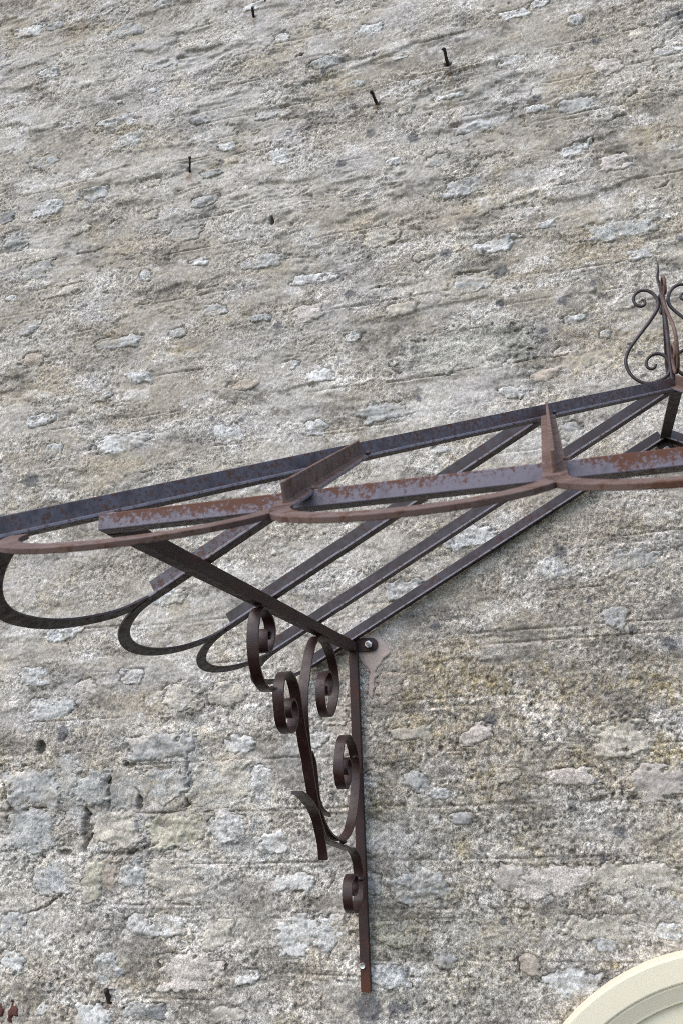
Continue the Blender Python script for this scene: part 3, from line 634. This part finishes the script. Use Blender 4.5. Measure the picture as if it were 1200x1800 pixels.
def both(name, V, Fs, mat, parent=None, **kw):
    a = obj(name, V, Fs, mat, parent or canopy, **kw); b = obj(name, mx(V), Fs, mat, parent or canopy, **kw); return a, b
NL = unit([-TA, 0, 1]); NH = unit(NL+NF)
HIP = lambda t: APEX+(CORN-APEX)*t
zl = lambda x: ZA-TA*(XA-x)
# hips
_, (V, Fs) = tbar("hip_bar", APEX+NH*.0004, CORN+(CORN-APEX)*.004+NH*.0004, NH, M_HIP)
tobj("hip_bar", mx(V), Fs, M_HIP)
# ribs of the left slope and their mirror images
rib_y = [-WF/2-.002, -YA, HIP(T1)[1], HIP(T2)[1]]
rib_top = [XA, XA, HIP(T1)[0], HIP(T2)[0]]
for i, (y, xt) in enumerate(zip(rib_y, rib_top)):
    P = np.array([xt, y, zl(xt)-.0006]); ext = (.020, .016, 0, 0)[i]; Q = np.array([XE-ext, y, ZE-.0006-TA*ext])
    _, (V, Fs) = tbar("wall_rafter" if i == 0 else "rib", P-np.array([.006, 0, 0]) if i else P, Q, NL, M_HIP if i == 3 else M_RIB, cut=(.004, .004 if i < 2 else .012))
    tobj("wall_rafter" if i == 0 else "rib", mx(V), Fs, M_RIB)
# ribs of the front slope
for xt, yt, zt in ((HIP(T1)[0], HIP(T1)[1], HIP(T1)[2]), (HIP(T2)[0], HIP(T2)[1], HIP(T2)[2])):
    P = np.array([xt, yt-.006, zt+.0012]); Q = np.array([xt, YF, ZE+.0012])
    _, (V, Fs) = tbar("front_rib", P, Q, NF, M_FRONT, cut=(.002, .012)); tobj("front_rib", mx(V), Fs, M_FRONT)
tbar("front_rib", APEX+np.array([0, -.008, .001]), np.array([XA, YF, ZE+.0012]), NF, M_FRONT, cut=(.0, .012))
# ridge
tbar("ridge_bar", (XA, -.003, ZA-.001), APEX+np.array([0, .004, -.001]), np.array([0, 0, 1.]), M_RIB)
# scalloped edge: one flat loop between each pair of rib ends
def scallop(P, Q, slope, nrm, h, mat, wid=.0205, name="scallop", ex=1.0, path=None, th=TH):
    if path is None:
        P, Q = np.asarray(P, float), np.asarray(Q, float)
        C = resample(np.array([P+(Q-P)*(1-math.cos(t))/2+slope*(h*math.sin(t)**ex) for t in np.linspace(0, math.pi, 40)]), .006)
    else: C = path
    T = np.gradient(C, axis=0); T /= np.linalg.norm(T, axis=1)[:, None]; S = np.cross(T, nrm)
    V = []; N = unit(nrm)
    for c, s in zip(C, S):
        for a, b in ((-1, -th), (1, -th), (1, 0), (-1, 0)): V.append(c+s*a*wid/2+N*b)
    m = len(C); Fs = [(0, 1, 2, 3), tuple(4*(m-1)+j for j in (3, 2, 1, 0))]+[(4*i+j, 4*i+(j+1) % 4, 4*i+4+(j+1) % 4, 4*i+4+j) for i in range(m-1) for j in range(4)]
    return V, Fs
SL_L = unit([-1, 0, -TA]); SL_F = unit([0, -1, -TB])
ye = [rib_y[0], rib_y[1], rib_y[2], rib_y[3], YF+.018]
for i in range(4):
    V, Fs = scallop((XE+.002, ye[i], ZE), (XE+.002, ye[i+1], ZE), SL_L, NL, .102, M_RIB, wid=.0185)
    if i == 3:                               # the corner loop is bent tighter than the others
        pl = [(25, 950), (10, 968), (-5, 996), (-12, 1025), (-10, 1048), (2, 1070), (30, 1086), (80, 1094), (135, 1091), (205, 1076), (262, 1050)]
        C3 = []
        for q in pl:
            d = ray(*q); C3.append(EYE+d*(np.dot(np.array([XE, 0, ZE])-EYE, NL)/np.dot(d, NL)))
        V, Fs = scallop(None, None, SL_L, NL, 0, M_RIB, path=smooth_path(resample(catmull(C3, 8), .006), 3))
    both("scallop", V, Fs, M_RIB, bevel=.0007)
xf = [XE+.028, HIP(T2)[0], HIP(T1)[0], XA]
for i in range(3):
    V, Fs = scallop((xf[i], YF+.002, ZE+.0018), (xf[i+1], YF+.002, ZE+.0018), SL_F, NF, .10, M_FRONT, wid=.0215, th=.0060)
    both("scallop", V, Fs, M_FRONT, bevel=.0007)
def bead(c, r, parent, mat, seed):
    r = [v*.62 for v in r]
    bm = bmesh.new(); bmesh.ops.create_icosphere(bm, subdivisions=2, radius=1)
    V = [np.asarray(c)+np.array([v.co.x*r[0], v.co.y*r[1], v.co.z*r[2]])*(1+.22*math.sin(9*v.co.x+seed)*math.cos(7*v.co.z+seed)) for v in bm.verts]
    Fs = [tuple(v.index for v in fc.verts) for fc in bm.faces]; bm.free()
    obj("weld_bead", np.array(V), Fs, mat, parent, smooth=True)
for k, (c, r) in enumerate(((HIP(T1)+[-.010, -.006, .001], (.006, .008, .005)), (HIP(T2)+[-.010, -.006, .001], (.006, .008, .005)), (HIP(T1)+[.012, -.010, .002], (.007, .006, .005)), (HIP(T2)+[.012, -.010, .002], (.007, .006, .005)),
        (APEX+[-.010, -.006, -.001], (.008, .007, .006)), (np.array([XB, -LARM+.004, Z0+.0105]), (.012, .010, .005)), (np.array([HIP(T2)[0]+.012, -LARM-.004, Z0+.0105]), (.006, .010, .005)), (np.array([HIP(T1)[0]+.013, -LARM-.004, Z0+.0105]), (.006, .010, .005)))):
    bead(c, r, canopy, M_HIP if k < 5 else M_FRONT, k*1.7)
# support rail along the front
A2 = .0097
sq = lambda hw, hh: [(-hw, -hh), (hw, -hh), (hw, hh), (-hw, hh)]
V, Fs = prism(sq(A2, A2), (XB-A2, -LARM, Z0-.0006), (2*XA-XB+A2, -LARM, Z0-.0006), np.array([0, 1., 0]), np.array([0, 0, 1.]))
obj("support_rail", V, Fs, M_RAIL, canopy, bevel=.0012)
# brackets: vertical bar, arm and scrolls
HWS = .0098
XN = XB+HWS                                  # plane of the scrolls' near edges
def e5(L): return [(420+a/5.4545, 1040+b/5.4545) for a, b in L]
def e3(L): return [(450+a/4.8, 1250+b/4.8) for a, b in L]
def e4(L): return [(550+a/6, 1480+b/6) for a, b in L]
TR = {}
TR['a'] = e5([(300, 446), (318, 415), (312, 375), (295, 356), (280, 400), (278, 490), (288, 560), (308, 577), (335, 525), (352, 420), (345, 300), (310, 205), (262, 160), (225, 185), (205, 260), (193, 380), (192, 520), (207, 690), (237, 820), (280, 905), (335, 945), (372, 925)])
TR['b'] = e5([(545, 1188), (522, 1200), (505, 1140), (511, 1060), (535, 1026), (562, 1080), (572, 1190), (555, 1300), (520, 1350), (488, 1322), (456, 1250), (436, 1100), (428, 960), (440, 860), (462, 800), (495, 772), (525, 790), (553, 840), (580, 930), (605, 1060), (627, 1210)])+[(541.5, 1302), (548, 1337), (554, 1375), (560, 1408), (566, 1440), (571, 1465), (575, 1490), (577, 1511)]
TR['c'] = e5([(852, 905), (858, 965), (880, 985), (900, 940), (905, 850), (890, 780), (865, 764), (840, 820), (827, 920), (830, 1040), (850, 1140), (885, 1193), (925, 1140), (950, 1030), (960, 900), (950, 740), (920, 600), (870, 490), (820, 438), (782, 440), (748, 490), (715, 600), (690, 750), (672, 900), (664, 1050), (664, 1150)])+[(544, 1285), (548, 1325), (553, 1365), (560, 1405), (568, 1432), (578, 1455), (590, 1470)]+e3([(740, 1087), (790, 1050), (830, 960), (860, 780), (872, 600), (868, 450), (845, 310), (812, 230), (782, 206), (757, 240), (742, 320), (733, 430), (737, 540), (755, 628), (775, 650), (798, 600), (808, 500), (800, 420), (783, 396), (772, 430), (770, 500), (785, 530)])
TR['e'] = e3([(392, 684), (415, 697), (445, 725), (500, 790), (537, 855), (562, 935), (585, 1020), (615, 1082), (680, 1115), (780, 1150), (832, 1170)])+e4([(440, 65), (490, 140), (515, 250), (527, 400), (525, 560), (503, 680), (467, 742), (430, 720), (412, 640), (408, 540), (415, 430), (440, 352), (462, 352), (478, 410), (475, 500), (455, 555), (432, 540)])
TR['g'] = e3([(494, 335), (512, 420), (524, 520), (535, 640), (548, 740), (572, 812), (602, 852), (655, 886)])
def trace(key, x=XN):
    P = np.array([on_x(a, b, x) for a, b in TR[key]])
    P = smooth_path(resample(catmull(P, 8), .0035), 3)
    return P
def bracket(side):
    f = (lambda V: V) if side < 0 else mx
    zb = on_wall(641, 1745, -.02)[2]
    bw = .0104
    V, Fs = prism(sq(bw, .0065), (XB, -.0125, zb), (XB, -.0125, Z0-A2-.0005), np.array([1., 0, 0]), np.array([0, 1., 0]))
    br = obj("bracket", f(np.array(V)), Fs, M_BAR, canopy, bevel=.0012)
    V, Fs = prism(sq(A2, A2+.001), (XB, -.003, Z0), (XB, -LARM+A2+.0004, Z0), np.array([1., 0, 0]), np.array([0, 0, 1.]))
    obj("arm", f(np.array(V)), Fs, M_BAR, br, bevel=.0012)
    sx = np.array([1., 0, 0]); off = np.array([-HWS, 0, 0])
    for key in 'abce':
        P = trace(key)+off
        wf = None
        if key == 'e': wf = None
        if key == 'b': wf = lambda t: 1.0-.12*max(0, (t-.75)/.25)
        V, Fs = strip(P, sx, HWS, .0046, wf); obj("scroll" if key != 'e' else "leaf_scroll", f(np.array(V)), Fs, M_SCROLL, br, bevel=.0006, smooth=False)
    P = trace('g', XN-.004)+np.array([-.007, 0, 0])
    V, Fs = strip(P, sx, .0068, .004, lambda t: min(1, .45+t*4)*min(1, .25+(1-t)*5)); obj("leaf_tip", f(np.array(V)), Fs, M_SCROLL, br, bevel=.0006)
    # weld beads where scrolls meet each other and the bars
    for (px, py) in ((478, 1211), (459, 1066), (566, 1119), (561, 1412), (603, 1480), (634, 1545), (624, 1330)):
        w0 = on_x(px, py, XN-.004)
        bm = bmesh.new(); bmesh.ops.create_icosphere(bm, subdivisions=2, radius=1)
        rw = random.Random(px)
        V = [w0+np.array([v.co.x*.0070, v.co.y*.0050, v.co.z*.0042])*(1+.25*math.sin(9*v.co.x+px)*math.cos(7*v.co.z)+.1*rw.random()) for v in bm.verts]
        Fs = [tuple(v.index for v in fc.verts) for fc in bm.faces]; bm.free()
        obj("weld_bead", f(np.array(V)), Fs, M_SCROLL, br, smooth=True)
    # lug with nut on its threaded stud
    c = on_wall(648, 1133, -.008); r = .0158
    pts = [(XB+.004, c[2]-r), *[(c[0]+.004+r*math.cos(a), c[2]+r*math.sin(a)) for a in np.linspace(-math.pi/2, math.pi/2, 14)], (XB+.004, c[2]+r)]
    n = len(pts); V = [(x, -.0075, z) for x, z in pts]+[(x, .004, z) for x, z in pts]
    lug = obj("lug", f(np.array(V)), [tuple(range(n)), tuple(range(2*n-1, n-1, -1))]+[(i, (i+1) % n, n+(i+1) % n, n+i) for i in range(n)], M_BAR, br, bevel=.0008)
    hexnut(c+np.array([0, .0, 0]), f, br, .0092)
    s = on_wall(636.5, 1698, -.02); seg = 20
    prof = [(.0002, -.0205), (.0022, -.0205), (.0027, -.0218), (.0052, -.0222), (.0064, -.0200), (.0066, -.0188)]
    V = [(s[0]+r*math.cos(2*math.pi*k/seg), y, s[2]+r*math.sin(2*math.pi*k/seg)) for r, y in prof for k in range(seg)]
    Fs = [(i*seg+k, i*seg+(k+1) % seg, (i+1)*seg+(k+1) % seg, (i+1)*seg+k) for i in range(len(prof)-1) for k in range(seg)]+[tuple(range(seg))]
    obj("screw", f(np.array(V)), Fs, M_ZINC, br, smooth=False)
    return br
def hexnut(c, f, parent, R):
    V = []
    for (rr, y) in ((R*.99, -.0080), (R, -.0090), (R, -.0160), (R*.86, -.0172)):
        for k in range(6): V.append((c[0]+rr*math.cos(math.pi*k/3+.3), y, c[2]+rr*math.sin(math.pi*k/3+.3)))
    Fs = [tuple(range(6)), tuple(range(18, 24))]+[(6*i+k, 6*i+(k+1) % 6, 6*i+6+(k+1) % 6, 6*i+6+k) for i in range(3) for k in range(6)]
    obj("nut", f(np.array(V)), Fs, M_ZINC, parent)
    V, Fs = tube([np.array([c[0], y, c[2]]) for y in (-.016, -.021, -.026, -.0272)], R*.52, 12, lambda t: 1-.15*max(0, t-.7))
    obj("stud", f(np.array(V)), Fs, M_ZINC, parent, smooth=False)
    V, Fs = tube([np.array([c[0], y, c[2]]) for y in (-.0272, -.0276, -.0279)], R*.40, 12)
    obj("stud_end", f(np.array(V)), Fs, M_STUD, parent)
bracket(-1); bracket(1)
# lug under the ridge
c = on_wall(1168, 793, -.008); c[0] = XA
pts = [(XA+.0135, ZA-.004)]+[(XA+.0155*math.cos(a), c[2]-.003+.0155*math.sin(a)) for a in np.linspace(0, -math.pi, 14)]+[(XA-.0135, ZA-.004)]
n = len(pts); V = [(x, -.0075, z) for x, z in pts]+[(x, .004, z) for x, z in pts]
rl = obj("lug", V, [tuple(range(n)), tuple(range(2*n-1, n-1, -1))]+[(i, (i+1) % n, n+(i+1) % n, n+i) for i in range(n)], M_RIB, canopy, bevel=.0008)
hexnut(c, lambda V: V, rl, .0085)
# finial: central flame rod and four scrolls
def f7(L): return [(1060+a/6.921, 440+b/6.921) for a, b in L]
scr = f7([(462, 612), (495, 622), (512, 655), (490, 690), (440, 700), (385, 668), (362, 600), (395, 535), (455, 502), (530, 503), (600, 540), (650, 605), (668, 680), (640, 760), (545, 905), (425, 1060), (325, 1200), (276, 1310), (278, 1420), (335, 1530), (430, 1605), (530, 1635), (650, 1612), (755, 1560), (812, 1470), (808, 1385), (760, 1310), (680, 1272), (595, 1285), (530, 1345), (522, 1415), (568, 1462), (622, 1448), (638, 1400)])
S2 = np.array([on_wall(a, b, -YA) for a, b in scr]); 
rodbase = APEX+NH*[0, 0, 1]*HS*.5
RZ = np.stack([S2[:, 0]-XA, S2[:, 2]], 1); RZ[:, 0] = np.minimum(RZ[:, 0], -.0062)
RZ = smooth_path(resample(catmull(RZ, 8), .003), 2)
RZ[:, 1] += max(0, (ZA+HS*.9)-RZ[:, 1].min()+.003)*0.35
fin_c = np.array([XA, -YA, ZA+.018])
frod = f7([(830, 1560), (800, 1300), (770, 1000), (742, 780), (718, 620), (700, 480), (672, 390), (650, 330), (668, 240), (655, 170), (640, 90)])
FR = np.array([on_wall(a, b, -YA) for a, b in frod]); FR[0, 2] = ZA+.004; FR = smooth_path(resample(catmull(FR, 6), .004), 2)
def flame(P):
    V = []; m = len(P); seg = 8
    for i, p in enumerate(P):
        t = i/(m-1); fl = sstep(.62, .75, np.array(t)); rx = .0046+.0010*fl; ry = .0046-.0024*fl
        k = 1.0 if t < .86 else max(.15, 1-((t-.86)/.14)**2); tw = 5*t
        for q in range(seg):
            a = 2*math.pi*q/seg; u, v = rx*k*math.cos(a), ry*k*math.sin(a)
            V.append(p+np.array([u*math.cos(tw)-v*math.sin(tw), u*math.sin(tw)+v*math.cos(tw), 0]))
    return V, [tuple(range(seg)), tuple((m-1)*seg+q for q in range(seg))]+[(i*seg+q, i*seg+(q+1) % seg, (i+1)*seg+(q+1) % seg, (i+1)*seg+q) for i in range(m-1) for q in range(seg)]
V, Fs = flame(FR); fin = obj("finial", V, Fs, M_RIB, canopy, smooth=True)
for k, (dx, dy) in enumerate(((-1, 0), (1, 0), (0, -1), (0, 1))):
    P = np.stack([XA+dx*-RZ[:, 0]*1.0, -YA+dy*-RZ[:, 0], RZ[:, 1]], 1)
    V, Fs = tube(P, .0034, 10, lambda t: .75+.25*min(1, 8*t, 8*(1-t))); obj("scroll", V, Fs, M_RIB if dy >= 0 else M_FRONT, fin, smooth=True)
